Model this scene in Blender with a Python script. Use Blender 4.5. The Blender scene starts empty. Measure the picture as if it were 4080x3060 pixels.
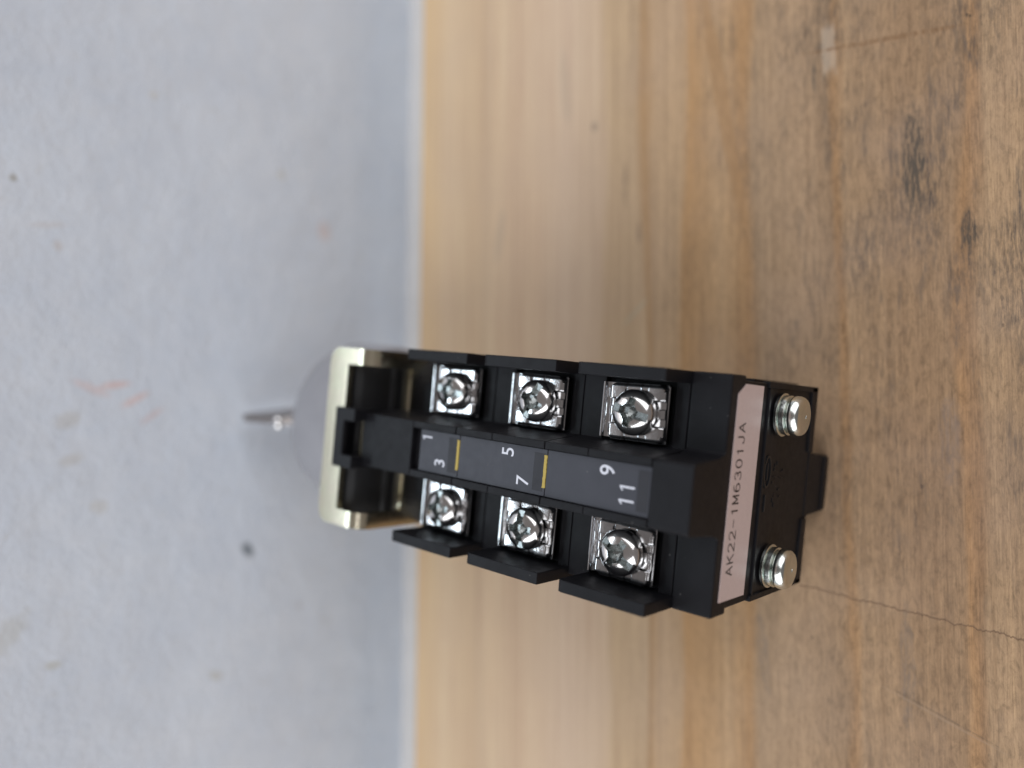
import bpy, bmesh, math, random
from mathutils import Vector, Matrix
S = 0.001                      # everything below is written in millimetres
random.seed(4)
SC = bpy.context.scene
COL = SC.collection

# ------------------------------------------------------------------ camera
cam_d = bpy.data.cameras.new("camera")
cam = bpy.data.objects.new("camera", cam_d)
COL.objects.link(cam)
RIGHT = Vector((0.08992962, -0.76245341, -0.64076319))
DOWN = Vector((-0.99582343, -0.07901776, -0.04573711))
FWD = Vector((-0.01575926, 0.64220012, -0.76637501))
m = Matrix((RIGHT, -DOWN, -FWD)).transposed().to_4x4()
m.translation = Vector((14.616, -47.896, 145.405)) * S
cam.matrix_world = m
cam_d.sensor_width = 36.0
cam_d.lens = 28.344
cam_d.clip_start = 0.005
cam_d.clip_end = 20.0
cam_d.dof.use_dof = True
cam_d.dof.focus_distance = 122 * S
cam_d.dof.aperture_fstop = 6.6
SC.camera = cam

# ------------------------------------------------------------------ world, lamps, exposure
w = bpy.data.worlds.new("World")
SC.world = w
w.use_nodes = True
bg = w.node_tree.nodes["Background"]
bg.inputs[0].default_value = (1.0, 0.90, 0.87, 1)
bg.inputs[1].default_value = 0.17
SC.view_settings.view_transform = 'Standard'
SC.view_settings.look = 'None'
SC.view_settings.exposure = 0.0
SC.view_settings.gamma = 1.0
SC.view_settings.use_curve_mapping = False


def area(name, loc, aim, sx, sy, radiance, color):
    d = bpy.data.lights.new(name, 'AREA')
    d.shape = 'RECTANGLE'
    d.size = sx * S
    d.size_y = sy * S
    d.energy = radiance * math.pi * (sx * S) * (sy * S)
    d.color = color
    o = bpy.data.objects.new(name, d)
    COL.objects.link(o)
    loc = Vector(loc) * S
    o.location = loc
    o.rotation_euler = (Vector(aim) * S - loc).to_track_quat('-Z', 'Y').to_euler()
    return o


area("window_light", (-60, 690, 735), (0, 40, 43), 820, 120, 9.0, (0.76, 0.90, 1.0))
area("pink_band_light", (0, 600, 850), (0, 30, 40), 760, 105, 0.16, (1.0, 0.88, 0.85))  # unseen panel added for the pale pink band in the metal reflections
area("head_reflection_light", (-60, 700, 505), (0, 40, 43), 1000, 270, 0.72, (1.0, 0.95, 0.95))  # unseen panel added to brighten reflections in the screw heads
area("side_light_west", (-780, -170, 570), (0, 110, 10), 1250, 1250, 2.7, (0.95, 0.97, 1.0))  # unseen fill lamp added to light the wall
area("side_light_east", (790, -190, 610), (0, 110, 10), 1200, 1200, 2.2, (0.96, 0.97, 1.0))  # matching unseen fill added on the opposite side

# ------------------------------------------------------------------ materials


class NT:
    def __init__(self, name, rough=0.5, metal=0.0):
        self.m = bpy.data.materials.new(name)
        self.m.use_nodes = True
        self.t = self.m.node_tree
        self.b = self.t.nodes["Principled BSDF"]
        self.b.inputs["Roughness"].default_value = rough
        self.b.inputs["Metallic"].default_value = metal

    def n(self, typ, **kw):
        x = self.t.nodes.new(typ)
        for k, v in kw.items():
            setattr(x, k, v)
        return x

    def l(self, a, b):
        self.t.links.new(a, b)

    def coords(self, scale=(1, 1, 1), loc=(0, 0, 0), rot=(0, 0, 0)):
        c = self.n('ShaderNodeTexCoord')
        mp = self.n('ShaderNodeMapping')
        mp.inputs['Scale'].default_value = [s / S for s in scale]
        mp.inputs['Location'].default_value = loc
        mp.inputs['Rotation'].default_value = rot
        self.l(c.outputs['Object'], mp.inputs[0])
        return mp.outputs[0]

    def noise(self, vec, scale, detail=4, rough=0.55, dist=0.0):
        x = self.n('ShaderNodeTexNoise')
        x.inputs['Scale'].default_value = scale
        x.inputs['Detail'].default_value = detail
        x.inputs['Roughness'].default_value = rough
        x.inputs['Distortion'].default_value = dist
        self.l(vec, x.inputs['Vector'])
        return x.outputs[0]

    def ramp(self, fac, stops, interp='LINEAR'):
        x = self.n('ShaderNodeValToRGB')
        x.color_ramp.interpolation = interp
        e = x.color_ramp.elements
        while len(e) < len(stops):
            e.new(0.5)
        for i, (p, c) in enumerate(stops):
            e[i].position = p
            e[i].color = tuple(c) + (1,) if len(c) == 3 else c
        self.l(fac, x.inputs[0])
        return x.outputs[0]

    def math(self, op, a, b=None, c=None, clamp=False):
        x = self.n('ShaderNodeMath', operation=op, use_clamp=clamp)
        for i, v in enumerate((a, b, c)):
            if v is None:
                continue
            if isinstance(v, (int, float)):
                x.inputs[i].default_value = v
            else:
                self.l(v, x.inputs[i])
        return x.outputs[0]

    def mix(self, fac, a, b, mode='MIX'):
        x = self.n('ShaderNodeMix', data_type='RGBA', blend_type=mode)
        for i, v in ((0, fac), (6, a), (7, b)):
            if isinstance(v, (int, float)):
                x.inputs[i].default_value = v
            elif isinstance(v, tuple):
                x.inputs[i].default_value = v + (1,)
            else:
                self.l(v, x.inputs[i])
        return x.outputs[2]

    def bump(self, h, strength, dist):
        x = self.n('ShaderNodeBump')
        x.inputs['Strength'].default_value = strength
        x.inputs['Distance'].default_value = dist * S
        self.l(h, x.inputs['Height'])
        self.l(x.outputs[0], self.b.inputs['Normal'])

    def color(self, c):
        if isinstance(c, tuple):
            self.b.inputs['Base Color'].default_value = c + (1,)
        else:
            self.l(c, self.b.inputs['Base Color'])

    def rough(self, r):
        self.l(r, self.b.inputs['Roughness'])


def plastic(name, c, c2, rough=0.42, grain=0.12, spec=0.5):
    M = NT(name, rough)
    v = M.coords()
    big = M.noise(v, 0.22, 5, 0.6)
    col = M.ramp(big, [(0.3, c), (0.72, c2)])
    # dust and tiny light scuffs
    vo = M.n('ShaderNodeTexVoronoi', feature='F1')
    vo.inputs['Scale'].default_value = 0.55
    M.l(v, vo.inputs['Vector'])
    dust = M.math('LESS_THAN', vo.outputs['Distance'], M.math('MULTIPLY_ADD', M.noise(v, 0.9, 2), 0.22, -0.075))
    scf = M.ramp(M.noise(v, 1.7, 6, 0.75, 1.2), [(0.66, (0, 0, 0)), (0.80, (1, 1, 1))])
    col = M.mix(M.math('MULTIPLY', M.math('MAXIMUM', dust, M.math('MULTIPLY', scf, 0.4)), 0.35), col, (0.16, 0.155, 0.15))
    M.color(col)
    fine = M.noise(v, 5.5, 3, 0.6)
    M.bump(fine, grain, 0.12)
    M.rough(M.math('MULTIPLY_ADD', M.noise(v, 0.8, 4), 0.22, rough - 0.1))
    M.b.inputs['Specular IOR Level'].default_value = spec
    return M.m


def metal(name, c, rough, bump=0.05, scale=1.2, c2=None):
    M = NT(name, rough, 1.0)
    v = M.coords()
    nz = M.noise(v, scale, 5, 0.6)
    M.color(M.ramp(nz, [(0.3, c), (0.7, c2 or c)]))
    M.rough(M.math('MULTIPLY_ADD', M.noise(v, 2.5, 5), 0.12, rough - 0.05))
    M.bump(M.noise(v, 1.6, 4, 0.6), bump, 0.25)
    return M.m


BLACK = plastic("black_moulded_plastic", (0.0046, 0.0045, 0.0058), (0.0078, 0.0076, 0.0095), 0.48, 0.12, 0.18)
BLACK2 = plastic("black_moulded_plastic_floor", (0.005, 0.005, 0.006), (0.009, 0.009, 0.011), 0.55, 0.5, 0.2)
DARKP = plastic("black_smooth_plastic", (0.006, 0.006, 0.007), (0.009, 0.009, 0.010), 0.45, 0.04, 0.3)
STRIP = plastic("grey_marker_plastic", (0.033, 0.034, 0.043), (0.039, 0.040, 0.050), 0.45, 0.05, 0.3)
STRIPD = plastic("dark_grey_marker_inset", (0.019, 0.019, 0.024), (0.024, 0.024, 0.029), 0.5, 0.05, 0.3)
BEZEL = plastic("grey_bezel_plastic", (0.25, 0.255, 0.28), (0.28, 0.285, 0.31), 0.5, 0.03)
NICKEL = metal("bright_nickel_plate", (0.62, 0.62, 0.63), 0.11, 0.06, 0.6)
CHROME = metal("polished_screw_steel", (0.84, 0.83, 0.82), 0.13, 0.03, 0.8)
RECESS = metal("darkened_recess_steel", (0.27, 0.285, 0.28), 0.26, 0.05, 0.8)  # rougher steel, its colour darkened for the dark reflections in the slots
ZINC = metal("yellow_zinc_plate", (0.70, 0.67, 0.50), 0.20, 0.06, 0.35, (0.74, 0.66, 0.52))
ZINCS = metal("zinc_plated_end_screw", (0.70, 0.70, 0.66), 0.20, 0.08, 0.7, (0.60, 0.66, 0.64))
KEYM = metal("dull_nickel_key", (0.33, 0.30, 0.285), 0.32, 0.05, 0.5)
YEL = NT("yellow_paint_line", 0.6)
YEL.color((0.36, 0.265, 0.055))
YEL = YEL.m
INK = NT("white_marker_ink", 0.5)
INK.color((0.54, 0.55, 0.61))
INK = INK.m
BINK = NT("black_label_ink", 0.5)
BINK.color((0.012, 0.010, 0.012))
BINK = BINK.m
P = NT("shaded_label_film", 0.38)  # pinkish grey partly holds the shade and wood bounce on the label
v = P.coords()
P.color(P.ramp(P.noise(v, 3.0, 4), [(0.3, (0.49, 0.39, 0.375)), (0.7, (0.53, 0.42, 0.405))]))
PAPER = P.m

# ------------------------------------------------------------------ geometry helpers


def link(name, bm_or_me, mat, parent=None, smooth=False):
    if isinstance(bm_or_me, bmesh.types.BMesh):
        me = bpy.data.meshes.new(name)
        bmesh.ops.recalc_face_normals(bm_or_me, faces=bm_or_me.faces)
        bm_or_me.to_mesh(me)
        bm_or_me.free()
    else:
        me = bm_or_me
    if not me.materials:
        me.materials.append(mat)
    o = bpy.data.objects.new(name, me)
    COL.objects.link(o)
    if parent:
        o.parent = parent
    if smooth:
        for p in me.polygons:
            p.use_smooth = True
    return o


def autosmooth(me, ang=35):
    """smooth faces, sharp edges past the angle"""
    bm = bmesh.new()
    bm.from_mesh(me)
    for f in bm.faces:
        f.smooth = True
    for e in bm.edges:
        if len(e.link_faces) == 2 and e.calc_face_angle(0) > math.radians(ang):
            e.smooth = False
    bm.to_mesh(me)
    bm.free()


def box(bm, x0, x1, y0, y1, z0, z1, bev=0.25, seg=2):
    t = bmesh.new()
    bmesh.ops.create_cube(t, size=1)
    for vv in t.verts:
        vv.co = Vector((((x0 + x1) / 2 + vv.co.x * (x1 - x0)), ((y0 + y1) / 2 + vv.co.y * (y1 - y0)),
                        ((z0 + z1) / 2 + vv.co.z * (z1 - z0)))) * S
    if bev:
        bmesh.ops.bevel(t, geom=t.edges[:], offset=bev * S, segments=seg, affect='EDGES', profile=0.6)
    merge(bm, t)


def merge(bm, t):
    me = bpy.data.meshes.new("tmp")
    t.to_mesh(me)
    t.free()
    bm.from_mesh(me)
    bpy.data.meshes.remove(me)


def prism(bm, pts, axis, a0, a1, bev=0.2, seg=2):
    """polygon pts (2-D) extruded along axis: 'y' -> pts are (x,z); 'x' -> pts are (y,z); 'z' -> pts (x,y)"""
    t = bmesh.new()

    def mk(p, a):
        if axis == 'y':
            return Vector((p[0], a, p[1])) * S
        if axis == 'x':
            return Vector((a, p[0], p[1])) * S
        return Vector((p[0], p[1], a)) * S
    v0 = [t.verts.new(mk(p, a0)) for p in pts]
    v1 = [t.verts.new(mk(p, a1)) for p in pts]
    t.faces.new(v0)
    t.faces.new(v1[::-1])
    n = len(pts)
    for i in range(n):
        t.faces.new((v0[i], v1[i], v1[(i + 1) % n], v0[(i + 1) % n]))
    bmesh.ops.recalc_face_normals(t, faces=t.faces)
    if bev:
        es = [e for e in t.edges if e.calc_face_angle(0) > 0.3]
        bmesh.ops.bevel(t, geom=es, offset=bev * S, segments=seg, affect='EDGES', profile=0.6)
    merge(bm, t)


def lathe(bm, prof, n=48, axis='z', at=(0, 0, 0)):
    """prof: (r, h) list; axis 'z' or 'y'"""
    rings = []
    for r, h in prof:
        ring = []
        for k in range(n):
            a = 2 * math.pi * k / n
            if axis == 'z':
                p = Vector((r * math.cos(a), r * math.sin(a), h))
            else:
                p = Vector((r * math.cos(a), h, r * math.sin(a)))
            ring.append(bm.verts.new((p + Vector(at)) * S))
        rings.append(ring)
    for i in range(len(rings) - 1):
        for k in range(n):
            bm.faces.new((rings[i][k], rings[i][(k + 1) % n], rings[i + 1][(k + 1) % n], rings[i + 1][k]))
    bm.faces.new(rings[0][::-1])
    bm.faces.new(rings[-1])


def text_mesh(name, s, size, offset=0.0, extrude=0.0, align='CENTER'):
    c = bpy.data.curves.new(name, 'FONT')
    c.body = s
    c.size = size
    c.align_x = align
    c.align_y = 'CENTER'
    c.offset = offset
    c.extrude = extrude
    c.resolution_u = 6
    o = bpy.data.objects.new(name, c)
    COL.objects.link(o)
    dg = bpy.context.evaluated_depsgraph_get()
    dg.update()
    me = bpy.data.meshes.new_from_object(o.evaluated_get(dg))
    bpy.data.objects.remove(o)
    me.materials.clear()
    me.transform(Matrix.Scale(S, 4))
    return me


def boolean_cut(base_bm, cutters, scale):
    """difference of bmeshes given in plain units; result mesh scaled"""
    def tmp(bm):
        me = bpy.data.meshes.new("tmp")
        bmesh.ops.recalc_face_normals(bm, faces=bm.faces)
        bm.to_mesh(me)
        bm.free()
        o = bpy.data.objects.new("tmp", me)
        COL.objects.link(o)
        return o
    b = tmp(base_bm)
    cs = [tmp(c) for c in cutters]
    for c in cs:
        md = b.modifiers.new("b", 'BOOLEAN')
        md.operation = 'DIFFERENCE'
        md.solver = 'EXACT'
        md.object = c
    dg = bpy.context.evaluated_depsgraph_get()
    dg.update()
    me = bpy.data.meshes.new_from_object(b.evaluated_get(dg))
    for o in cs + [b]:
        bpy.data.objects.remove(o)
    me.transform(Matrix.Scale(scale, 4))
    me.materials.clear()
    return me


# ------------------------------------------------------------------ setting: table board and wall
ANG = math.radians(6.36)
EDGE0 = Vector((0, 104.6, 0))


def loc2(a, b):
    """object-frame millimetres -> board frame (u along the grain, v across, 0 at the far edge)"""
    d = Vector((a, b)) - Vector((0, 104.6))
    return (d.x * math.cos(ANG) + d.y * math.sin(ANG), -d.x * math.sin(ANG) + d.y * math.cos(ANG))


def blob(M, vec, cu, cv, ru, rv, rot=0.0, soft=0.35, wob=0.5, wscale=0.4, square=False):
    """mask (0..1) of a ragged ellipse on the u,v plane; vec in mm"""
    mp = M.n('ShaderNodeMapping', vector_type='TEXTURE')
    mp.inputs['Location'].default_value = (cu, cv, 0)
    mp.inputs['Rotation'].default_value = (0, 0, rot)
    mp.inputs['Scale'].default_value = (ru, rv, 1000)
    M.l(vec, mp.inputs[0])
    if square:
        sp_ = M.n('ShaderNodeSeparateXYZ')
        M.l(mp.outputs[0], sp_.inputs[0])
        dist = M.math('MAXIMUM', M.math('ABSOLUTE', sp_.outputs[0]), M.math('ABSOLUTE', sp_.outputs[1]))
    else:
        ln = M.n('ShaderNodeVectorMath', operation='LENGTH')
        M.l(mp.outputs[0], ln.inputs[0])
        dist = ln.outputs['Value']
    nz = M.noise(vec, wscale, 4, 0.6)
    d = M.math('ADD', dist, M.math('MULTIPLY_ADD', nz, wob * 2, -wob))
    mr = M.n('ShaderNodeMapRange', interpolation_type='SMOOTHSTEP')
    mr.inputs['From Min'].default_value = 1 - soft
    mr.inputs['From Max'].default_value = 1 + soft
    mr.inputs['To Min'].default_value = 1
    mr.inputs['To Max'].default_value = 0
    M.l(d, mr.inputs['Value'])
    return mr.outputs[0]


M = NT("worn_pine_board", 0.62)
M.b.inputs["Specular IOR Level"].default_value = 0.25
V = M.coords()                                 # mm
sep = M.n('ShaderNodeSeparateXYZ')
M.l(V, sep.inputs[0])
vs = M.n('ShaderNodeMapping')
vs.inputs['Scale'].default_value = (0.012, 0.1, 0.1)
M.l(V, vs.inputs[0])
warp = M.noise(vs.outputs[0], 1.0, 3, 0.5)
vv = M.math('ADD', sep.outputs[1], M.math('MULTIPLY_ADD', warp, 9.0, -4.5))
# growth rings, real dirt, and shade near the camera painted into the front: colour bands across the board, v 0 .. -170
t = M.math('MULTIPLY', vv, -1 / 170.0)
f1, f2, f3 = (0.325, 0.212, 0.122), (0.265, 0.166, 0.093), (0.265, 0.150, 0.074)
cream = (0.62, 0.47, 0.315)
cream2 = (0.57, 0.42, 0.275)
oran = (0.40, 0.235, 0.11)
dor = (0.33, 0.185, 0.082)
stops = [(0.0, (0.64, 0.46, 0.27)), (0.035, (0.62, 0.46, 0.29)), (0.055, cream), (0.12, cream2), (0.135, (0.53, 0.39, 0.265)), (0.15, cream), (0.20, (0.55, 0.40, 0.275)), (0.215, (0.60, 0.45, 0.31)), (0.28, (0.58, 0.44, 0.32)),
         (0.33, (0.55, 0.41, 0.285)), (0.345, (0.50, 0.36, 0.225)), (0.395, (0.47, 0.335, 0.21)), (0.402, (0.38, 0.235, 0.12)), (0.412, (0.45, 0.31, 0.19)), (0.447, (0.43, 0.29, 0.17)), (0.453, oran), (0.50, (0.41, 0.265, 0.145)),
         (0.532, (0.34, 0.195, 0.09)), (0.543, (0.33, 0.22, 0.13)), (0.59, (0.34, 0.225, 0.135)), (0.622, (0.265, 0.17, 0.098)), (0.631, (0.30, 0.17, 0.080)), (0.640, f1)]
rb = M.ramp(t, stops)
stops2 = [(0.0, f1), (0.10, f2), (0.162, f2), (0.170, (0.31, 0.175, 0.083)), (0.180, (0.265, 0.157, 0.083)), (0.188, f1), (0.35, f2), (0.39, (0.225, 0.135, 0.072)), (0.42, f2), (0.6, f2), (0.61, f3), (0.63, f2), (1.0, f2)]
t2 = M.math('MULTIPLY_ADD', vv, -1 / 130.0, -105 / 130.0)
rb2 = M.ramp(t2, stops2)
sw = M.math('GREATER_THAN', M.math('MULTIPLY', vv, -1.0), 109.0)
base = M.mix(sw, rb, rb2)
# fine stripes along the grain
fs = M.n('ShaderNodeMapping')
fs.inputs['Scale'].default_value = (0.018, 0.9, 0.9)
M.l(V, fs.inputs[0])
st = M.noise(fs.outputs[0], 1.0, 5, 0.65)
base = M.mix(0.42, base, M.ramp(st, [(0.30, (0.30, 0.27, 0.24)), (0.5, (0.5, 0.5, 0.5)), (0.72, (0.68, 0.68, 0.66))]), 'OVERLAY')
# fibres
ff = M.n('ShaderNodeMapping')
ff.inputs['Scale'].default_value = (0.16, 4.2, 4.2)
M.l(V, ff.inputs[0])
fib = M.noise(ff.outputs[0], 1.0, 6, 0.7, 0.3)
near = M.math('MULTIPLY_ADD', sep.outputs[1], -1 / 55.0, -1.05, clamp=True)      # 0 at the clean back part, 1 on the worn front part
fibc = M.ramp(fib, [(0.30, (0.22, 0.21, 0.20)), (0.46, (0.48, 0.48, 0.48)), (0.54, (0.52, 0.52, 0.52)), (0.72, (0.72, 0.72, 0.72))])
base = M.mix(M.math('MULTIPLY_ADD', near, 0.52, 0.10), base, fibc, 'OVERLAY')
# grime patches in the worn part
g1 = M.n('ShaderNodeMapping')
g1.inputs['Scale'].default_value = (0.035, 0.10, 0.1)
M.l(V, g1.inputs[0])
gp = M.noise(g1.outputs[0], 1.0, 5, 0.62, 0.4)
g2 = M.n('ShaderNodeMapping')
g2.inputs['Scale'].default_value = (0.32, 2.1, 1.0)
M.l(V, g2.inputs[0])
gf = M.noise(g2.outputs[0], 1.0, 6, 0.75)
gm = M.math('MULTIPLY', M.ramp(gp, [(0.47, (0, 0, 0)), (0.66, (1, 1, 1))]), M.ramp(gf, [(0.42, (0, 0, 0)), (0.60, (1, 1, 1))]))
gm = M.math('MULTIPLY', gm, M.math('MULTIPLY_ADD', near, 0.95, 0.06), clamp=True)
side = M.math('MULTIPLY_ADD', sep.outputs[0], 1 / 60.0, 0.55, clamp=True)       # the grime is thicker towards one end of the board
gm = M.math('MULTIPLY', gm, M.math('MULTIPLY_ADD', side, 0.65, 0.35))
base = M.mix(gm, base, (0.082, 0.062, 0.048))
# worn, scuffed mottling
g4 = M.n('ShaderNodeMapping')
g4.inputs['Scale'].default_value = (0.42, 0.95, 1.0)
M.l(V, g4.inputs[0])
mo = M.noise(g4.outputs[0], 1.0, 8, 0.78, 0.5)
base = M.mix(M.math('MULTIPLY_ADD', near, 0.62, 0.06), base, M.ramp(mo, [(0.34, (0.24, 0.235, 0.23)), (0.5, (0.5, 0.5, 0.5)), (0.68, (0.66, 0.66, 0.66))]), 'OVERLAY')
g5 = M.n('ShaderNodeMapping')
g5.inputs['Scale'].default_value = (0.075, 0.33, 0.1)
g5.inputs['Location'].default_value = (31, 7, 0)
M.l(V, g5.inputs[0])
sk = M.noise(g5.outputs[0], 1.0, 5, 0.65, 0.3)
skm = M.math('MULTIPLY', M.ramp(sk, [(0.56, (0, 0, 0)), (0.68, (1, 1, 1))]), M.ramp(M.math('ADD', M.math('MULTIPLY', mo, 0.5), M.math('MULTIPLY', gf, 0.5)), [(0.42, (0.1, 0.1, 0.1)), (0.56, (1, 1, 1))]))
side0 = M.math('MULTIPLY_ADD', sep.outputs[0], 1 / 60.0, 0.55, clamp=True)
base = M.mix(M.math('MULTIPLY', M.math('MULTIPLY', skm, near), M.math('MULTIPLY_ADD', side0, 0.55, 0.36)), base, (0.085, 0.066, 0.052))
# pinkish worn haze patches
pk = M.noise(V, 0.045, 4, 0.5)
base = M.mix(M.math('MULTIPLY', M.ramp(pk, [(0.45, (0, 0, 0)), (0.7, (1, 1, 1))]), 0.12), base, (0.42, 0.32, 0.27))
# speckles
sp = M.n('ShaderNodeTexVoronoi', feature='F1')
sp.inputs['Scale'].default_value = 0.35
g3 = M.n('ShaderNodeMapping')
g3.inputs['Scale'].default_value = (0.7, 1.3, 1)
M.l(V, g3.inputs[0])
M.l(g3.outputs[0], sp.inputs['Vector'])
spm = M.math('LESS_THAN', sp.outputs['Distance'], M.math('MULTIPLY', gf, 0.22))
spm = M.math('MULTIPLY', spm, M.math('MULTIPLY', near, M.ramp(gp, [(0.52, (0, 0, 0)), (0.62, (1, 1, 1))])))
base = M.mix(M.math('MULTIPLY', spm, 0.6), base, (0.07, 0.05, 0.04))
# marks with a shape of their own
ragged = M.ramp(M.math('ADD', gf, M.math('MULTIPLY_ADD', fib, 0.6, -0.3)), [(0.40, (0.05, 0.05, 0.05)), (0.56, (1, 1, 1))])
for (pa, pb, ru, rv, rot, c, f, wob, ws) in [
        (43.7, -18.7, 3.4, 1.1, 0.0, (0.055, 0.045, 0.036), 0.95, 0.5, 0.5), (55.9, -9.3, 9.0, 1.5, 0.0, (0.06, 0.05, 0.04), 0.9, 0.8, 0.5),
        (77.7, 6.8, 4.3, 1.15, 0.03, (0.47, 0.38, 0.29), 0.45, 0.4, 0.6), (73.2, 9.0, 2.8, 0.35, 0.0, (0.10, 0.08, 0.06), 0.8, 0.4, 0.6),
        (72.0, 27.0, 26.0, 1.4, 0.16, dor, 0.55, 0.5, 0.12), (79.0, -15.5, 0.5, 0.25, 0.8, (0.03, 0.025, 0.02), 0.8, 0.2, 1.0),
        (56, 47.5, 5.0, 0.45, 0.0, (0.16, 0.12, 0.09), 0.55, 0.5, 0.4), (46.0, 43.0, 2.3, 0.5, 0.0, (0.14, 0.10, 0.08), 0.6, 0.4, 0.5),
        (70.0, 57.0, 1.2, 0.8, 0.0, (0.20, 0.16, 0.13), 0.5, 0.4, 0.5), (29.3, 42.1, 4.0, 0.22, -0.85, (0.36, 0.38, 0.30), 0.6, 0.3, 0.5),
        (47, 82, 6.0, 1.2, -0.15, (0.42, 0.33, 0.25), 0.5, 0.5, 0.2), (80, 66, 9.0, 1.3, 0.1, (0.45, 0.36, 0.27), 0.4, 0.5, 0.2),
        (-33, 8.0, 7.0, 1.0, 0.1, (0.17, 0.135, 0.11), 0.5, 0.8, 0.4), (-28, -16, 9.0, 1.1, 0.0, (0.15, 0.12, 0.10), 0.5, 0.8, 0.4),
        (77.6, -3.0, 13.0, 0.42, 1.46, (0.17, 0.085, 0.036), 0.7, 1.0, 0.9), (-34.5, -21.3, 9.6, 0.20, 1.215, (0.30, 0.22, 0.15), 0.32, 0.6, 0.8),
        (-34.1, -21.6, 8.0, 0.16, 1.215, (0.10, 0.07, 0.05), 0.55, 0.6, 1.0),
        (10, -19, 7.0, 1.5, 0.0, (0.17, 0.135, 0.12), 0.45, 0.8, 0.4), (62, -27, 9.0, 1.2, 0.0, (0.15, 0.12, 0.10), 0.6, 0.8, 0.4)]:
    cu, cv = loc2(pa, pb)
    msk = blob(M, V, cu, cv, ru, rv, rot, 0.3, wob, ws, pa == 77.7)
    if c[0] < 0.2:
        msk = M.math('MULTIPLY', msk, ragged)
    base = M.mix(M.math('MULTIPLY', msk, f), base, c)
# the hairline crack that runs across the grain in front of the switch
cu, cv = loc2(-18.8, 2.7)
dir_ = Vector(loc2(-19.2, -60)) - Vector((cu, cv))
L = dir_.length
dirn = dir_ / L
cmid = Vector((cu, cv)) + dir_ * 0.5
wobu = M.n('ShaderNodeMapping')
wobu.inputs['Scale'].default_value = (0.0, 0.28, 0)
M.l(V, wobu.inputs[0])
wn = M.noise(wobu.outputs[0], 1.0, 4, 0.75)
du = M.math('ADD', sep.outputs[0], M.math('MULTIPLY_ADD', wn, 2.6, -1.3))
k = dirn.x / dirn.y
line = M.math('ABSOLUTE', M.math('SUBTRACT', du, M.math('MULTIPLY_ADD', sep.outputs[1], k, cu - k * cv)))
cw = M.math('MULTIPLY_ADD', M.noise(V, 0.5, 3), 0.30, -0.04)
cr = M.n('ShaderNodeMapRange', interpolation_type='SMOOTHSTEP')
cr.inputs['From Min'].default_value = 0.0
M.l(M.math('ADD', cw, 0.12), cr.inputs['From Max'])
cr.inputs['To Min'].default_value = 1
cr.inputs['To Max'].default_value = 0
M.l(line, cr.inputs['Value'])
inr = M.math('MULTIPLY', cr.outputs[0], M.math('LESS_THAN', sep.outputs[1], cv))
base = M.mix(M.math('MULTIPLY', inr, 0.72), base, (0.13, 0.075, 0.045))
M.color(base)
hh = M.math('ADD', M.math('MULTIPLY', M.math('ADD', fib, mo), M.math('MULTIPLY_ADD', near, 0.8, 0.2)), M.math('MULTIPLY', inr, -1.5))
M.bump(hh, 0.6, 0.17)
M.rough(M.math('MULTIPLY_ADD', st, 0.25, 0.48))
PINE = M.m

bm = bmesh.new()
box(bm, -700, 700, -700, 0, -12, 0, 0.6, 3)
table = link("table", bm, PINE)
table.location = EDGE0 * S
table.rotation_euler = (0, 0, ANG)
table['kind'] = 'structure'
table['label'] = "worn pine board with dark grime streaks that the switch lies on"

# wall (object frame: local x along wall, local z up; texture works in x,z swapped to x,y)
M = NT("white_painted_plaster", 0.75)
tc = M.n('ShaderNodeTexCoord')
sx = M.n('ShaderNodeSeparateXYZ')
M.l(tc.outputs['Object'], sx.inputs[0])
cb = M.n('ShaderNodeCombineXYZ')
M.l(M.math('MULTIPLY', sx.outputs[0], 1 / S), cb.inputs[0])
M.l(M.math('MULTIPLY', sx.outputs[2], 1 / S), cb.inputs[1])
V = cb.outputs[0]
big = M.noise(V, 0.035, 4, 0.5)
base = M.ramp(big, [(0.35, (0.595, 0.655, 0.75)), (0.65, (0.635, 0.695, 0.785))])
mid = M.noise(V, 0.16, 5, 0.6)
base = M.mix(0.35, base, M.ramp(mid, [(0.33, (0.43, 0.44, 0.45)), (0.66, (0.56, 0.56, 0.55))]), 'OVERLAY')
dirt = M.noise(V, 0.30, 5, 0.7, 0.6)
base = M.mix(M.math('MULTIPLY', M.ramp(dirt, [(0.58, (0, 0, 0)), (0.74, (1, 1, 1))]), 0.30), base, (0.50, 0.49, 0.46))


def wl(a, c):
    a, c = 14.6 + (a - 14.6) * 0.96, 145.4 + (c - 145.4) * 0.96
    return (a / math.cos(ANG), c)


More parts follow.
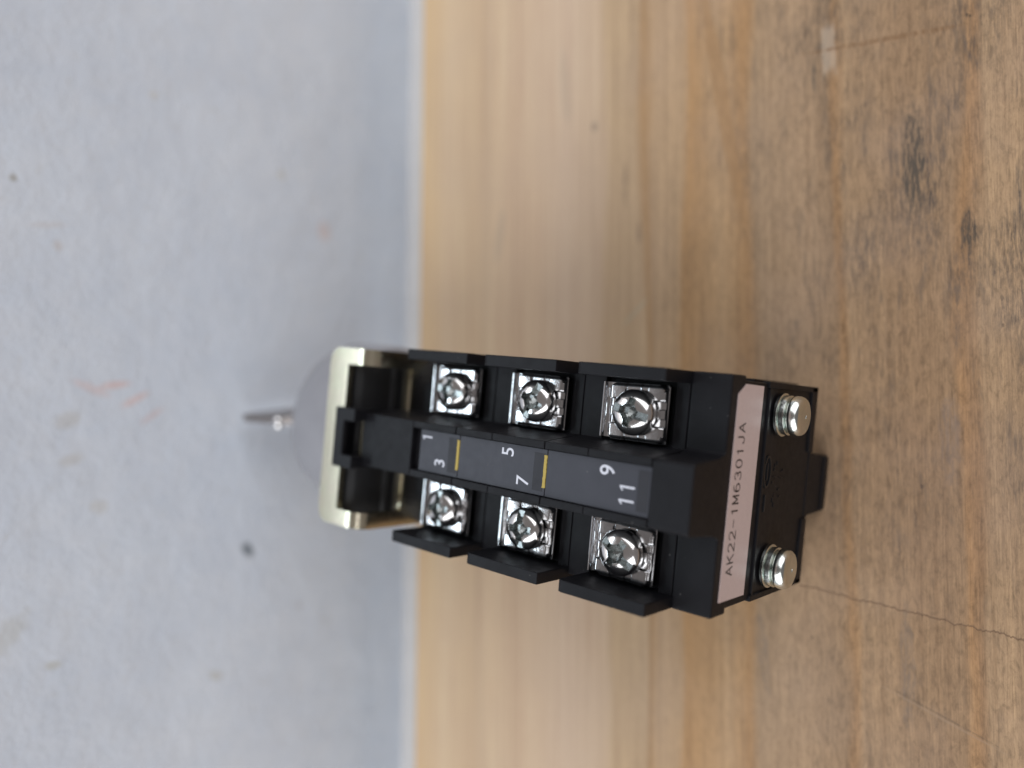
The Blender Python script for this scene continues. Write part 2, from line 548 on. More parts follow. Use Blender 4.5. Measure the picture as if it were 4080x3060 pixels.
for (pa, pc, ru, rv, rot, c, f, wob, ws) in [
        (-34.9, 33.3, 1.25, 1.9, -0.7, (0.13, 0.16, 0.19), 0.85, 0.35, 0.5), (3.0, 71.5, 3.6, 0.9, 1.2, (0.70, 0.42, 0.35), 0.28, 0.5, 0.6),
        (3.9, 66.5, 3.0, 0.8, 1.75, (0.70, 0.42, 0.35), 0.45, 0.45, 0.6), (0.9, 62.0, 3.0, 0.75, 2.1, (0.70, 0.42, 0.35), 0.42, 0.45, 0.6),
        (-2.6, 58.2, 2.6, 0.7, 2.2, (0.70, 0.42, 0.35), 0.28, 0.5, 0.6), (48, 12.1, 2.4, 2.2, 0, (0.66, 0.47, 0.40), 0.38, 0.5, 0.3),
        (44.1, 87.7, 0.7, 0.7, 0, (0.30, 0.28, 0.22), 0.6, 0.3, 0.6), (-50.8, 17.8, 0.9, 0.8, 0, (0.45, 0.44, 0.46), 0.4, 0.3, 0.5),
        (-63.4, 41.0, 1.1, 1.7, -0.5, (0.42, 0.40, 0.33), 0.42, 0.4, 0.5), (-53.2, 76.9, 0.8, 1.4, 0, (0.40, 0.39, 0.31), 0.45, 0.4, 0.5),
        (-3.8, 76.0, 1.6, 2.4, 0.4, (0.48, 0.46, 0.42), 0.4, 0.6, 0.5), (-12, 75.0, 1.1, 2.2, 0.3, (0.50, 0.48, 0.44), 0.4, 0.5, 0.5),
        (32, 79, 1.0, 1.0, 0, (0.5, 0.42, 0.36), 0.35, 0.4, 0.5), (60, 26, 1.2, 1.2, 0, (0.52, 0.50, 0.40), 0.35, 0.5, 0.4),
        (36, 81, 0.6, 3.4, 0.2, (0.55, 0.50, 0.47), 0.3, 0.5, 0.4), (-46, 86, 2.0, 5.0, 0.8, (0.46, 0.46, 0.42), 0.4, 0.8, 0.5),
        (-22, 69, 1.4, 1.8, 0, (0.54, 0.53, 0.49), 0.4, 0.6, 0.5), (70, 60, 0.9, 0.9, 0, (0.55, 0.52, 0.44), 0.35, 0.5, 0.5)]:
    cu, cv = wl(pa, pc)
    base = M.mix(M.math('MULTIPLY', blob(M, V, cu, cv, ru, rv, rot, 0.45, wob, ws), f), base, c)
M.color(base)
ht = M.math('ADD', M.noise(V, 0.5, 6, 0.65), M.math('MULTIPLY', M.noise(V, 0.10, 4, 0.5), 2.5))
M.bump(ht, 0.32, 0.9)
PLASTER = M.m
bm = bmesh.new()
box(bm, -700, 700, 0, 60, -40, 104, 2.0, 3)
wall = link("wall", bm, PLASTER)
wall.location = Vector((0, 122.5, 0)) * S
wall.rotation_euler = (0, 0, ANG)
wall['kind'] = 'structure'
bm = bmesh.new()  # ledge added to fill and brighten the gap behind the board
box(bm, -700, 700, -760, 60, -60, -12.004, 0.5, 2)
FILL_LEDGE_MAT = PLASTER.copy()  # plaster copy, greyed in colour to offset the lamp's blue tint on the ledge
FILL_LEDGE_MAT.name = 'untinted_ledge_paint'
for n_ in FILL_LEDGE_MAT.node_tree.nodes:
    if n_.type == 'VALTORGB' and n_.color_ramp.elements[0].color[2] > 0.7:
        n_.color_ramp.elements[0].color = (0.62, 0.61, 0.60, 1)
        n_.color_ramp.elements[1].color = (0.65, 0.64, 0.63, 1)
fill_ledge = link("fill_ledge", bm, FILL_LEDGE_MAT)
fill_ledge.location = wall.location
fill_ledge.rotation_euler = wall.rotation_euler
fill_ledge['kind'] = 'structure'
fill_ledge['label'] = "added white ledge under the pine board, brightening the gap by the wall"
wall['label'] = "low white painted plaster wall with small stains behind the board"

# ------------------------------------------------------------------ the switch
root = bpy.data.objects.new("key_switch", None)
root.empty_display_size = 0.01
COL.objects.link(root)
root['label'] = "black key switch with six bare screw terminals lying on the pine board"
root['category'] = "key switch"

CZ = 25.15                 # height of the axis above the board


def flip(p):               # mirror a (x,z) profile about the axis plane
    return [(x, 2 * CZ - z) for x, z in p][::-1]


SCREW_B = (13.4, 31.5, 50.0)
SEG = ((6.2, 24.4), (24.5, 42.7), (42.8, 57.6))
FIN = ((6.0, 20.9), (24.5, 39.4), (42.8, 57.6))


def ridge_profile():
    return [(-5.8, 40.5), (-4.72, 50.3), (-3.58, 50.3), (-3.58, 49.2), (3.58, 49.2), (3.58, 50.3), (4.72, 50.3), (5.8, 40.5)]


def housing(k):
    y0, y1 = SEG[k]
    bm = bmesh.new()
    e = 0.02
    # core
    box(bm, -16.4, 16.4, y0 + e, y1 - e, 10.0, 40.1, 0.15)
    # floor slabs either side of each pocket
    sb = SCREW_B[k]
    p0, p1 = sb - 5.0, sb + 7.0
    if k == 2:
        p1 = 57.6
    for s in (-1, 1):
        xa, xb = (5.0, 16.2) if s > 0 else (-16.2, -5.0)
        if p0 > y0 + 0.3:
            box(bm, xa, xb, y0 + e, p0, 39.9, 41.4, 0.12)
        if p1 < y1 - 0.3:
            box(bm, xa, xb, p1, y1 - e, 39.9, 41.4, 0.12)
        # small proud lip beside the barrier
        xa, xb = (14.7, 16.3) if s > 0 else (-16.3, -14.7)
    # ridge, in two lengths so that the mould joints show
    mid = y0 + 10.4
    pf = ridge_profile()
    if k < 2:
        prism(bm, pf, 'y', y0 + e, mid - 0.03, 0.14)
    prism(bm, pf, 'y', mid + 0.03, y1 - e if k < 2 else 52.85, 0.14) if k < 2 else None
    if k == 2:
        prism(bm, pf, 'y', y0 + 0.04, 52.85, 0.14)
    pf = flip([(-5.8, 40.5), (-4.9, 50.28), (4.9, 50.28), (5.8, 40.5)])
    prism(bm, pf, 'y', y0 + e, y1 - e, 0.4)
    o = link("contact_block", bm, BLACK, root)
    # barriers: the tall outer fins, upper pair and lower pair
    fy0, fy1 = FIN[k]
    for s in (-1, 1):
        for up in (True, False):
            b2 = bmesh.new()
            z = lambda q: q if up else 2 * CZ - q
            pts = [(fy0, z(40.2)), (fy0, z(49.15)), (fy1 - 0.9, z(49.15)), (fy1 - 0.25, z(48.85)), (fy1, z(48.2)), (fy1, z(30.0)), (fy0, z(30.0))]
            xa, xb = (15.15, 16.95) if s > 0 else (-16.95, -15.15)
            prism(b2, pts, 'x', xa, xb, 0.13)
            link("barrier", b2, BLACK, o)
    # rough floor of the pocket
    for s in (-1, 1):
        b3 = bmesh.new()
        xa, xb = (5.3, 15.0) if s > 0 else (-15.0, -5.3)
        box(b3, xa, xb, max(p0, y0) + 0.1, min(p1, y1) - 0.1, 40.0, 40.35, 0.05, 1)
        link("pocket_floor", b3, BLACK2, o)
    return o


blocks = [housing(k) for k in range(3)]

# rear cover with the two end screws
bm = bmesh.new()
box(bm, -17.0, 17.0, 0.0, 6.15, 36.9, 41.4, 0.32, 3)
box(bm, -16.3, 16.3, 0.12, 6.1, 8.5, 37.4, 0.3, 3)
# raised frame round the lower rear face
prism(bm, [(-16.5, 8.5), (-16.5, 11.0), (-5.6, 10.4), (-5.6, 8.5)], 'y', -0.25, 1.0, 0.12)
prism(bm, [(16.5, 8.5), (16.5, 11.0), (5.6, 10.4), (5.6, 8.5)], 'y', -0.25, 1.0, 0.12)
box(bm, -16.5, -15.6, -0.25, 1.0, 8.5, 29.0, 0.12)
box(bm, 15.6, 16.5, -0.25, 1.0, 8.5, 29.0, 0.12)
# ridge end, flush with the end face, with flared feet
prism(bm, [(-6.6, 40.8), (-5.75, 41.8), (-5.3, 43.4), (-4.8, 49.9), (-4.4, 50.3), (4.4, 50.3), (4.8, 49.9), (5.3, 43.4), (5.75, 41.8), (6.6, 40.8)], 'y', -0.03, 6.1, 0.18)
prism(bm, flip([(-6.4, 41.0), (-5.2, 42.6), (-4.9, 49.9), (-4.4, 50.28), (4.4, 50.28), (4.9, 49.9), (5.2, 42.6), (6.4, 41.0)]), 'y', -0.03, 6.1, 0.2)
box(bm, -4.6, 4.6, -0.3, 0.6, 0.3, 2.2, 0.12)
# groove ledges under the label
box(bm, -15.6, 15.6, -0.22, 0.6, 28.0, 28.6, 0.1)
cover = link("rear_cover", bm, BLACK, root)
# embossed oval mark and small bars on the rear face (too worn to read)
bm = bmesh.new()
n = 40
ring_o = [(2.9 + 2.5 * math.cos(2 * math.pi * i / n), 26.4 + 1.35 * math.sin(2 * math.pi * i / n)) for i in range(n)]
ring_i = [(2.9 + 2.15 * math.cos(2 * math.pi * i / n), 26.4 + 1.02 * math.sin(2 * math.pi * i / n)) for i in range(n)]
vo0 = [bm.verts.new(Vector((x, -0.10, z)) * S) for x, z in ring_o]
vi0 = [bm.verts.new(Vector((x, -0.10, z)) * S) for x, z in ring_i]
vo1 = [bm.verts.new(Vector((x, 0.2, z)) * S) for x, z in ring_o]
vi1 = [bm.verts.new(Vector((x, 0.2, z)) * S) for x, z in ring_i]
for i in range(n):
    j = (i + 1) % n
    bm.faces.new((vo0[i], vo0[j], vi0[j], vi0[i]))
    bm.faces.new((vo0[i], vo1[i], vo1[j], vo0[j]))
    bm.faces.new((vi0[j], vi1[j], vi1[i], vi0[i]))
box(bm, 1.6, 4.2, -0.10, 0.2, 26.25, 26.6, 0.04, 1)
box(bm, -3.2, -0.6, -0.10, 0.2, 26.1, 26.6, 0.05, 1)
rnd = random.Random(3)
for (x, z) in [(-2.6, 22.6), (-1.7, 22.9), (-0.9, 22.4), (1.2, 23.2), (2.0, 22.9), (2.8, 23.2), (3.7, 23.0), (-1.2, 20.4), (-0.2, 20.6), (1.6, 20.5), (2.6, 20.4)]:
    for q in range(2):
        x2, z2 = x + rnd.uniform(-.25, .25), z + rnd.uniform(-.5, .4)
        if rnd.random() < .5:
            box(bm, x2, x2 + 0.55, 0.0, 0.2, z2, z2 + 0.14, 0.02, 1)
        else:
            box(bm, x2, x2 + 0.14, 0.0, 0.2, z2, z2 + 0.7, 0.02, 1)
link("embossed_mark", bm, DARKP, cover)

# label
bm = bmesh.new()
prism(bm, [(-15.1, 31.2), (15.75, 30.8), (15.8, 36.9), (14.35, 39.25), (-15.0, 39.5)], 'y', -0.12, 0.05, 0.0)
lab = link("label", bm, PAPER, root)
chars = "AK22-1M6301JA"


def arc(cx_, cy_, rx, ry, a0, a1, n_=14):
    return [(cx_ + rx * math.cos(math.radians(a0 + (a1 - a0) * q / n_)), cy_ + ry * math.sin(math.radians(a0 + (a1 - a0) * q / n_))) for q in range(n_ + 1)]


GLYPH = {                       # strokes in a box 1 wide, 1 high, centred
    'A': [[(-0.5, -0.5), (0, 0.5), (0.5, -0.5)], [(-0.3, -0.14), (0.3, -0.14)]],
    'K': [[(-0.42, -0.5), (-0.42, 0.5)], [(0.45, 0.5), (-0.42, -0.08)], [(-0.12, 0.12), (0.5, -0.5)]],
    '2': [arc(0, 0.22, 0.42, 0.28, 165, -20) + [(0.3, 0.02), (-0.45, -0.5)], [(-0.48, -0.5), (0.48, -0.5)]],
    '-': [[(-0.42, 0), (0.42, 0)]],
    '1': [[(-0.24, 0.30), (0.0, 0.36), (0.07, 0.5), (0.07, -0.5)]],
    'M': [[(-0.44, -0.5), (-0.44, 0.5), (0, -0.32), (0.44, 0.5), (0.44, -0.5)]],
    '6': [arc(0, -0.20, 0.42, 0.30, 0, 360, 22), [(-0.42, -0.20)] + arc(0.10, 0.0, 0.52, 0.5, 185, 75)],
    '3': [arc(-0.03, 0.25, 0.38, 0.25, 160, -90, 12), arc(-0.03, -0.24, 0.44, 0.26, 90, -160, 14)],
    '0': [arc(0, 0, 0.44, 0.5, 0, 360, 26)],
    'J': [[(0.30, 0.5), (0.30, -0.2)] + arc(-0.06, -0.2, 0.36, 0.3, 0, -170, 10)],
}
bm = bmesh.new()
SW = 0.115
for i, ch in enumerate(chars):
    cx0, cz0 = -10.85 + 1.705 * i, 37.1
    k_ = 0
    for st_ in GLYPH[ch]:
        pts_ = [(p_[0] * 1.26, p_[1] * 2.02) for p_ in st_]
        for (x0, z0), (x1, z1) in zip(pts_, pts_[1:]):
            dx, dz = x1 - x0, z1 - z0
            ll = math.hypot(dx, dz)
            if ll < 1e-6:
                continue
            ux, uz = dx / ll, dz / ll
            x0, z0, x1, z1 = x0 - ux * SW * 0.5, z0 - uz * SW * 0.5, x1 + ux * SW * 0.5, z1 + uz * SW * 0.5
            y_ = -0.128 - 0.0006 * (k_ % 12)
            k_ += 1
            q_ = [bm.verts.new(Vector((cx0 + a_, y_, cz0 + b_)) * S) for a_, b_ in ((x0 - uz * SW, z0 + ux * SW), (x1 - uz * SW, z1 + ux * SW), (x1 + uz * SW, z1 - ux * SW), (x0 + uz * SW, z0 - ux * SW))]
            bm.faces.new(q_)
link("lettering", bm, BINK, lab)

# marker strips with numerals
STR = ((6.35, 24.0), (24.12, 42.0), (42.12, 51.2))
NUM = {0: [("9", 2.05, 13.4, 2.5), ("1", 0.0, 9.95, 2.4), ("1", -1.9, 9.95, 2.4)], 1: [("5", 2.2, 31.75, 2.4), ("7", -1.75, 28.4, 2.4)], 2: [("1", 2.15, 49.6, 2.25), ("3", -1.65, 46.3, 2.35)]}
DK = {0: (6.6, 8.35), 1: (24.5, 26.5), 2: (42.4, 44.5)}
for k in range(3):
    y0, y1 = STR[k]
    bm = bmesh.new()
    box(bm, -3.5, 3.5, y0, y1, 49.1, 49.85, 0.05, 1)
    st = link("marker_strip", bm, STRIP, root)
    bm = bmesh.new()
    box(bm, -2.85, 2.85, DK[k][0], DK[k][1], 49.6, 49.875, 0.02, 1)
    link("dark_inset", bm, STRIPD, st)
    if k:
        bm = bmesh.new()
        yy = y0 - 0.02
        n = 26
        lo, hi = [], []
        for i in range(n + 1):
            x = -2.25 + 4.9 * i / n
            lo.append((x, yy - 0.05 + rnd.uniform(-.07, .07)))
            hi.append((x, yy + 0.46 + rnd.uniform(-.03, .03) + (0.08 if i in (0, n) else 0)))
        prism(bm, lo + hi[::-1], 'z', 49.7, 49.93, 0)
        link("yellow_mark", bm, YEL, st)
    for ch, x, y, h in NUM[k]:
        if ch == '1':
            b4 = bmesh.new()
            prism(b4, [(-0.1, -0.5), (0.1, -0.5), (0.1, 0.5), (-0.1, 0.5)], 'z', 0, 0.02, 0)
            b4.free()
            b4 = bmesh.new()
            prism(b4, [(0.02, -0.5), (0.14, -0.5), (0.14, 0.5), (0.05, 0.5), (0.02, 0.44)], 'z', 0, 0.02, 0)
            prism(b4, [(0.05, 0.5), (0.02, 0.38), (-0.13, 0.25), (-0.16, 0.34)], 'z', 0.0, 0.021, 0)
            me = bpy.data.meshes.new("numeral")
            b4.to_mesh(me)
            b4.free()
            me.transform(Matrix.Diagonal((h, h, 1, 1)))
        else:
            me = text_mesh("numeral", ch, 3.3, 0.02)
            ys = [q.co.y for q in me.vertices]
            xs = [q.co.x for q in me.vertices]
            f = h * S / (max(ys) - min(ys))
            cy_, cx_ = (max(ys) + min(ys)) / 2, (max(xs) + min(xs)) / 2
            for q in me.vertices:
                q.co = Vector(((q.co.x - cx_) * f * 0.92, (q.co.y - cy_) * f, 0))
        o = link("numeral", me, INK, st)
        o.location = Vector((x, y, 49.865)) * S

# ---------------------------------------------------------------- terminals


def washer_mesh():
    hx, hy = 4.25, 4.75
    nx, ny = 68, 76
    bm = bmesh.new()

    def sstep(a, b, x):
        t = max(0, min(1, (x - a) / (b - a)))
        return t * t * (3 - 2 * t)

    def height(x, y):
        ax, ay = abs(x), abs(y)

        def lvl(q):                # across a side: centre rib, channels, corner pads
            g = -0.16
            r = -0.42
            v_ = g + (r - g) * sstep(0.62, 0.72, q)
            v_ = v_ + (0.0 - r) * sstep(1.78, 1.95, q)
            return v_
        d = ax / hx - ay / hy
        if d > 0:
            z = lvl(ay)
        else:
            z = lvl(ax)
        # pillow fall to the rim
        e = min(hx - ax, hy - ay)
        z -= 0.30 * (1 - sstep(0, 0.55, e))
        z -= 0.018 * (((ax - 3.0) / 1.3) ** 2 + ((ay - 3.3) / 1.4) ** 2) * (1 if (ax > 1.9 and ay > 1.9) else 0)
        # rounded plan corners
        cxr, cyr = hx - 0.9, hy - 0.9
        if ax > cxr and ay > cyr:
            r = math.hypot(ax - cxr, ay - cyr)
            z -= 0.9 * sstep(0.62, 0.95, r)
        return z
    g = []
    for i in range(nx + 1):
        row = []
        for j in range(ny + 1):
            x = -hx + 2 * hx * i / nx
            y = -hy + 2 * hy * j / ny
            row.append(bm.verts.new(Vector((x, y, height(x, y))) * S))
        g.append(row)
    for i in range(nx):
        for j in range(ny):
            bm.faces.new((g[i][j], g[i + 1][j], g[i + 1][j + 1], g[i][j + 1]))
    # skirt
    ext = bmesh.ops.extrude_edge_only(bm, edges=[e for e in bm.edges if e.is_boundary])
    for vv_ in ext['geom']:
        if isinstance(vv_, bmesh.types.BMVert):
            vv_.co.z = -1.5 * S
    me = bpy.data.meshes.new("square_washer")
    bm.to_mesh(me)
    bm.free()
    me.materials.append(NICKEL)
    autosmooth(me, 50)
    return me


def head_mesh():
    """pan head with a long slot crossed by a shorter pointed recess (plain millimetres, scaled at the end)"""
    R = 3.38
    base_bm = bmesh.new()
    prof = [(R - 0.15, -1.0), (R, -0.85)]
    for i in range(0, 25):
        r_ = R * (1 - (i / 24) ** 1.7) if i < 24 else 0.02
        prof.append((max(r_, 0.02), 0.10 + 1.22 * (1 - (min(r_, R) / R) ** 2.7) ** 0.62))
    nseg = 72
    rings = []
    for r, h in prof:
        rings.append([base_bm.verts.new((r * math.cos(2 * math.pi * k / nseg), r * math.sin(2 * math.pi * k / nseg), h)) for k in range(nseg)])
    for i in range(len(rings) - 1):
        for k in range(nseg):
            base_bm.faces.new((rings[i][k], rings[i][(k + 1) % nseg], rings[i + 1][(k + 1) % nseg], rings[i + 1][k]))
    base_bm.faces.new(rings[0][::-1])
    base_bm.faces.new(rings[-1])
    cut = []
    # long slot along x
    c = bmesh.new()
    bmesh.ops.create_cube(c, size=1)
    for vv_ in c.verts:
        vv_.co = Vector((vv_.co.x * 6.3, vv_.co.y * 1.25, 0.66 + (vv_.co.z + 0.5) * 2))
    cut.append(c)
    # the tapering cross
    for rot in (0, 1):
        c = bmesh.new()
        L0, L1, w0, w1 = 2.25, 1.75, 0.60, 0.50
        zt, zb = 2.0, 0.0
        def q(L_, w_, z_):
            return [(L_, w_, z_), (-L_, w_, z_), (-L_, -w_, z_), (L_, -w_, z_)]
        pts = q(L0 + 0.25, w0 + 0.05, zt) + q(L1, w1, zb)
        if rot:
            pts = [(y, -x, z) for x, y, z in pts]
        vs_ = [c.verts.new(p_) for p_ in pts]
        c.faces.new(vs_[0:4])
        c.faces.new(vs_[4:8][::-1])
        for i in range(4):
            j = (i + 1) % 4
            c.faces.new((vs_[i], vs_[4 + i], vs_[4 + j], vs_[j]))
        cut.append(c)
    # flared middle and centre cone
    c = bmesh.new()
    r8 = []
    for z_, r_ in ((2.0, 1.72), (0.20, 1.12), (-0.55, 0.05)):
        r8.append([c.verts.new((r_ * math.cos(math.pi / 4 * k + math.pi / 8), r_ * math.sin(math.pi / 4 * k + math.pi / 8), z_)) for k in range(8)])
    for i in range(2):
        for k in range(8):
            c.faces.new((r8[i][k], r8[i][(k + 1) % 8], r8[i + 1][(k + 1) % 8], r8[i + 1][k]))
    c.faces.new(r8[0])
    c.faces.new(r8[2][::-1])
    cut.append(c)
    me = boolean_cut(base_bm, cut, S)
    me.name = "terminal_screw"
    me.materials.append(CHROME)
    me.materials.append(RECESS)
    t_ = bmesh.new()
    t_.from_mesh(me)

    def dome(r_):
        for (r0, h0), (r1, h1) in zip(prof[2:], prof[3:]):
            if r1 <= r_ <= r0:
                return h0 + (h1 - h0) * (r0 - r_) / max(r0 - r1, 1e-6)
        return 1.32 if r_ < 1 else -1.0
    for f in t_.faces:
        vin = True
        for q_ in f.verts:
            r_ = math.hypot(q_.co.x, q_.co.y) / S
            if r_ < R - 0.02 and abs(q_.co.z / S - dome(r_)) > 0.03:
                vin = False
        f.smooth = vin and f.normal.z > -0.1
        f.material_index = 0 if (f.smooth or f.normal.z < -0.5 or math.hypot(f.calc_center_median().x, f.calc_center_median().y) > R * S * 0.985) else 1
    for e in t_.edges:
        if len(e.link_faces) == 2 and (e.calc_face_angle(0) > math.radians(28) or e.link_faces[0].smooth != e.link_faces[1].smooth):
            e.smooth = False
    rim = [e for e in t_.edges if len(e.link_faces) == 2 and e.link_faces[0].smooth != e.link_faces[1].smooth and min(v_.co.z for v_ in e.verts) > 0.15 * S]
    bmesh.ops.bevel(t_, geom=rim, offset=0.07 * S, segments=2, affect='EDGES', clamp_overlap=True)
    bmesh.ops.triangulate(t_, faces=[f for f in t_.faces if len(f.verts) > 4])
    t_.to_mesh(me)
    t_.free()
    return me


WASH = washer_mesh()
HEAD = head_mesh()
# contact strip under the washer: a bent bright plate whose front edge stands up
bm = bmesh.new()
prism(bm, [(-4.85, -2.2), (-4.85, -1.2), (5.3, -1.2), (5.65, -0.95), (5.75, -0.45), (6.1, -0.45), (6.15, -1.2), (6.15, -2.2)], 'x', -4.2, 4.2, 0.1)
PLATE = bpy.data.meshes.new("terminal_plate")
bmesh.ops.recalc_face_normals(bm, faces=bm.faces)
bm.to_mesh(PLATE)
bm.free()
PLATE.materials.append(NICKEL)
CW = 43.45                     # height of the washer top
ROT = {(1, 2): -10, (1, 1): 64, (1, 0): -13, (-1, 2): 92, (-1, 1): 92, (-1, 0): -34}
for s in (1, -1):
    for k in range(3):
        pl = link("terminal_plate", PLATE, NICKEL, root)
        pl.location = Vector((s * 10.25, SCREW_B[k] + 0.35, CW)) * S
        wa = link("square_washer", WASH, NICKEL, pl)
        wa.location = Vector((0, 0.0, 0))
        wa.rotation_euler = (rnd.uniform(-.02, .02), rnd.uniform(-.02, .02), rnd.uniform(-.03, .03))
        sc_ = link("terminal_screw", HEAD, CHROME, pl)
        sc_.location = Vector((0, -0.25, 0.95)) * S
        # photo angle (image x right, y up) -> world: image right = -b, image up = +a
        g_ = math.radians(ROT[(s, k)])
        dx, dy = math.sin(g_), -math.cos(g_)
        sc_.rotation_euler = (rnd.uniform(-.02, .02), rnd.uniform(-.02, .02), math.atan2(dy, dx))

# ---------------------------------------------------------------- end screws
for s in (1, -1):
    bm = bmesh.new()
    # pan head, axis along -y
    prof = [(2.4, -2.2), (2.75, -2.35), (3.0, -2.7), (3.08, -3.2), (3.05, -3.8), (2.93, -4.3), (2.68, -4.68), (2.3, -4.88), (1.9, -4.95), (1.0, -4.99), (0.30, -5.0), (0.2, -4.85), (0.02, -4.83)]
    lathe(bm, prof, 48, 'y')
    me = bpy.data.meshes.new("end_screw")
    bmesh.ops.recalc_face_normals(bm, faces=bm.faces)
    bm.to_mesh(me)
    bm.free()
    me.materials.append(ZINCS)
    autosmooth(me, 40)
    o = link("end_screw", me, ZINCS, root)
    o.scale = (1, 0.80, 1)
    o.location = Vector((s * 11.7, 0, 23.6 if s > 0 else 23.3)) * S
    # two thin washers
    for (r, y0, y1, nm) in ((3.35, -0.25, -0.95, "flat_washer"), (3.05, -1.05, -2.15, "spring_washer")):
        bm = bmesh.new()
        lathe(bm, [(r - 0.12, y0), (r, y0 - 0.1), (r, y1 + 0.12), (r - 0.16, y1)], 48, 'y')
        me = bpy.data.meshes.new(nm)
        bmesh.ops.recalc_face_normals(bm, faces=bm.faces)
        bm.to_mesh(me)
        bm.free()
        me.materials.append(ZINCS)
        autosmooth(me, 40)
        link(nm, me, ZINCS, o)

# ---------------------------------------------------------------- front part: neck, clip, bracket, barrel, bezel
bm = bmesh.new()
pts = []
for (sx_, sz_, st_) in ((1, 1, 0), (-1, 1, 90), (-1, -1, 180), (1, -1, 270)):
    for i in range(9):
        a = math.radians(st_ + 90 * i / 8)
        pts.append((sx_ * 9.8 + 6.6 * math.cos(a), CZ + sz_ * 9.2 + 6.6 * math.sin(a)))
prism(bm, pts, 'y', 57.7, 63.4, 0.0)
box(bm, -16.3, 16.3, 57.55, 59.6, 10.0, 39.6, 0.25)
# ridge front end (the cap that carries no numerals)
prism(bm, [(-5.8, 40.0), (-4.72, 50.3), (4.72, 50.3), (5.8, 40.0)], 'y', 52.9, 65.8, 0.16)
prism(bm, [(-4.5, 38.0), (-4.1, 46.5), (4.1, 46.5), (4.5, 38.0)], 'y', 65.0, 72.0, 0.2)
prism(bm, flip([(-5.8, 40.0), (-4.9, 50.28), (4.9, 50.28), (5.8, 40.0)]), 'y', 57.6, 65.8, 0.3)
neck = link("front_housing", bm, BLACK, root)
bm = bmesh.new()
box(bm, -3.55, 3.55, 51.15, 52.95, 48.4, 48.9, 0.05, 1)
link("strip_recess", bm, DARKP, neck)

bm = bmesh.new()
lathe(bm, [(12.2, 63.3), (12.2, 70.0), (12.6, 70.2), (12.6, 75.0), (10.9, 75.3), (10.9, 86.0)], 64, 'y', (0, 0, CZ))
prism(bm, [(76.0, 49.9), (69.9, 49.9), (68.7, 48.9), (67.7, 47.0), (67.1, 44.8), (67.0, 43.6), (66.2, 43.4), (66.0, 41.6), (64.6, 41.3), (64.6, 30), (76.0, 30)], 'x', -15.0, 15.0, 0.2)
barrel = link("barrel", bm, DARKP, root)
autosmooth(barrel.data, 35)

# release clip: a U seen from above hooking over the bracket
bm = bmesh.new()
prism(bm, [(-5.4, 65.3), (-5.4, 70.7), (5.4, 70.7), (5.4, 65.3), (3.1, 65.3), (3.1, 68.2), (-3.1, 68.2), (-3.1, 65.3)], 'z', 51.9, 53.0, 0.16)
box(bm, -5.3, 5.3, 69.2, 70.6, 44.0, 52.4, 0.1)
box(bm, -5.3, -3.2, 65.5, 70.0, 46.0, 52.2, 0.1)
box(bm, 3.2, 5.3, 65.5, 70.0, 46.0, 52.2, 0.1)
link("release_clip", bm, BLACK, root)

# zinc bracket: sheet bent down at the rear, window cut through the bend
T = 1.2


def bent_sheet():
    """surface path in (y,z): front of the top plate -> bend -> down the rear face; cells inside the window are skipped"""
    path = [(75.0, 51.2), (72.4, 51.2), (69.75, 51.2), (67.0, 51.2)]
    r = 2.4
    cyc, czc = 66.3, 51.2 - r
    for i in range(0, 9):
        a = math.radians(90 + 90 * i / 8)
        path.append((cyc + r * math.cos(a), czc + r * math.sin(a)))
    path += [(63.9, 45.0), (63.9, 42.3), (63.9, 36.0), (63.9, 20.0), (63.9, 7.0), (63.9, 4.5)]
    xs = [-16.2, -15.4, -14.2, -13.25, -9.0, -4.0, 0, 4.0, 9.0, 13.25, 14.2, 15.4, 16.2]
    bm = bmesh.new()
    win = lambda x, y, z: abs(x) < 13.2 and (y < 69.75) and z > 42.3
    grid = {}

    def gv(i, j):
        if (i, j) not in grid:
            y, z = path[i]
            x = xs[j]
            if i == 0:                          # rounded front corners
                y -= 1.9 if abs(x) > 16 else 0.65 if abs(x) > 15 else 0.12 if abs(x) > 14 else 0.0
            if i == len(path) - 1 and abs(x) > 15.5:
                z += 0.9
            grid[(i, j)] = bm.verts.new(Vector((x, y, z)) * S)
        return grid[(i, j)]
    for i in range(len(path) - 1):
        for j in range(len(xs) - 1):
            xm = (xs[j] + xs[j + 1]) / 2
            ym = (path[i][0] + path[i + 1][0]) / 2
            zm = (path[i][1] + path[i + 1][1]) / 2
            if win(xm, ym, zm):
                continue
            if abs(xm) < 9 and zm < 36 and zm > 7 and ym < 64:   # hole of the barrel (hidden)
                continue
            bm.faces.new((gv(i, j), gv(i + 1, j), gv(i + 1, j + 1), gv(i, j + 1)))
    bmesh.ops.recalc_face_normals(bm, faces=bm.faces)
    return bm


bm = bent_sheet()
br = link("mounting_bracket", bm, ZINC, root, True)
md = br.modifiers.new("solid", 'SOLIDIFY')
md.thickness = T * S
md.offset = 0
dg = bpy.context.evaluated_depsgraph_get()
dg.update()
me = bpy.data.meshes.new_from_object(br.evaluated_get(dg))
br.modifiers.clear()
br.data = me
bm = bmesh.new()
box(bm, -13.1, 13.1, 62.9, 65.1, 41.2, 42.35, 0.12)
merge_me = bpy.data.meshes.new("tmp")
bm.to_mesh(merge_me)
bm.free()
bm = bmesh.new()
bm.from_mesh(me)
bm.from_mesh(merge_me)
bm.to_mesh(me)
bm.free()
autosmooth(me, 40)
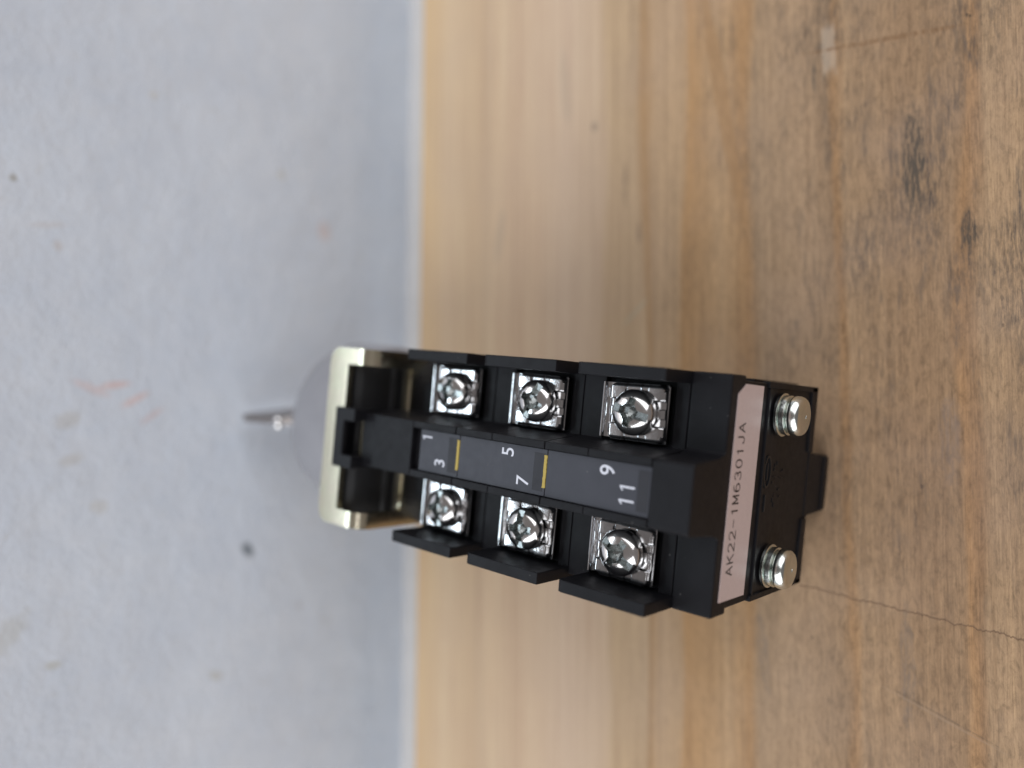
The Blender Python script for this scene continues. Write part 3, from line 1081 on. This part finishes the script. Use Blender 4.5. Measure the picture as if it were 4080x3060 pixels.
# thin bright edge of the inner locking plate just in front of the ridge cap
bm = bmesh.new()
prism(bm, [(-3.9, 65.9), (3.9, 65.9), (3.2, 66.5), (1.6, 66.85), (-1.6, 66.85), (-3.2, 66.5)], 'z', 46.0, 50.36, 0.08)
link("locking_plate", bm, ZINC, root)

# bezel
bm = bmesh.new()
lathe(bm, [(13.2, 84.5), (17.2, 85.2), (17.7, 86.5), (17.7, 97.6), (17.3, 98.8), (16.4, 99.5), (11.5, 100.0), (8.6, 100.0), (8.2, 99.4), (0.05, 99.4)], 96, 'y', (0, 0, CZ))
bez = link("bezel", bm, BEZEL, root)
autosmooth(bez.data, 30)
bm = bmesh.new()
lathe(bm, [(7.6, 99.0), (7.6, 100.4), (7.2, 100.8), (0.05, 100.8)], 48, 'y', (0, 0, CZ))
cyl = link("lock_cylinder", bm, CHROME, root)
autosmooth(cyl.data, 35)

# ---------------------------------------------------------------- the key
key = bpy.data.objects.new("key", None)
key.empty_display_size = 0.01
COL.objects.link(key)
key['label'] = "small dull metal key standing in the grey bezel's lock, pointing at the wall"
key['category'] = "key"
key.location = Vector((0.8, 100.0, CZ)) * S
key.rotation_euler = (0, math.radians(-7), math.radians(1.0))
bm = bmesh.new()
out = [(0.0, 4.2), (1.2, 4.6), (2.4, 7.5), (4.0, 12.0), (6.5, 14.6), (15.8, 17.4), (18.4, 17.2), (19.2, 15.6), (19.5, 0)]
pts = out + [(y, -z) for y, z in out[::-1][1:]]
prism(bm, pts, 'x', -0.8, 0.8, 0.3)
link("bow", bm, KEYM, key)
bm = bmesh.new()
box(bm, -0.9, 0.9, -12, 1.5, -4.0, 4.0, 0.2)
link("blade", bm, KEYM, key)
bm = bmesh.new()
bmesh.ops.create_icosphere(bm, subdivisions=3, radius=1.0 * S)
for q in bm.verts:
    q.co = Vector((q.co.x * 1.5, q.co.y * 1.3, q.co.z)) + Vector((-0.6, 8.0, 14.9)) * S
link("bright_nub", bm, CHROME, key, True)  # small polished metal nub on the upper bow
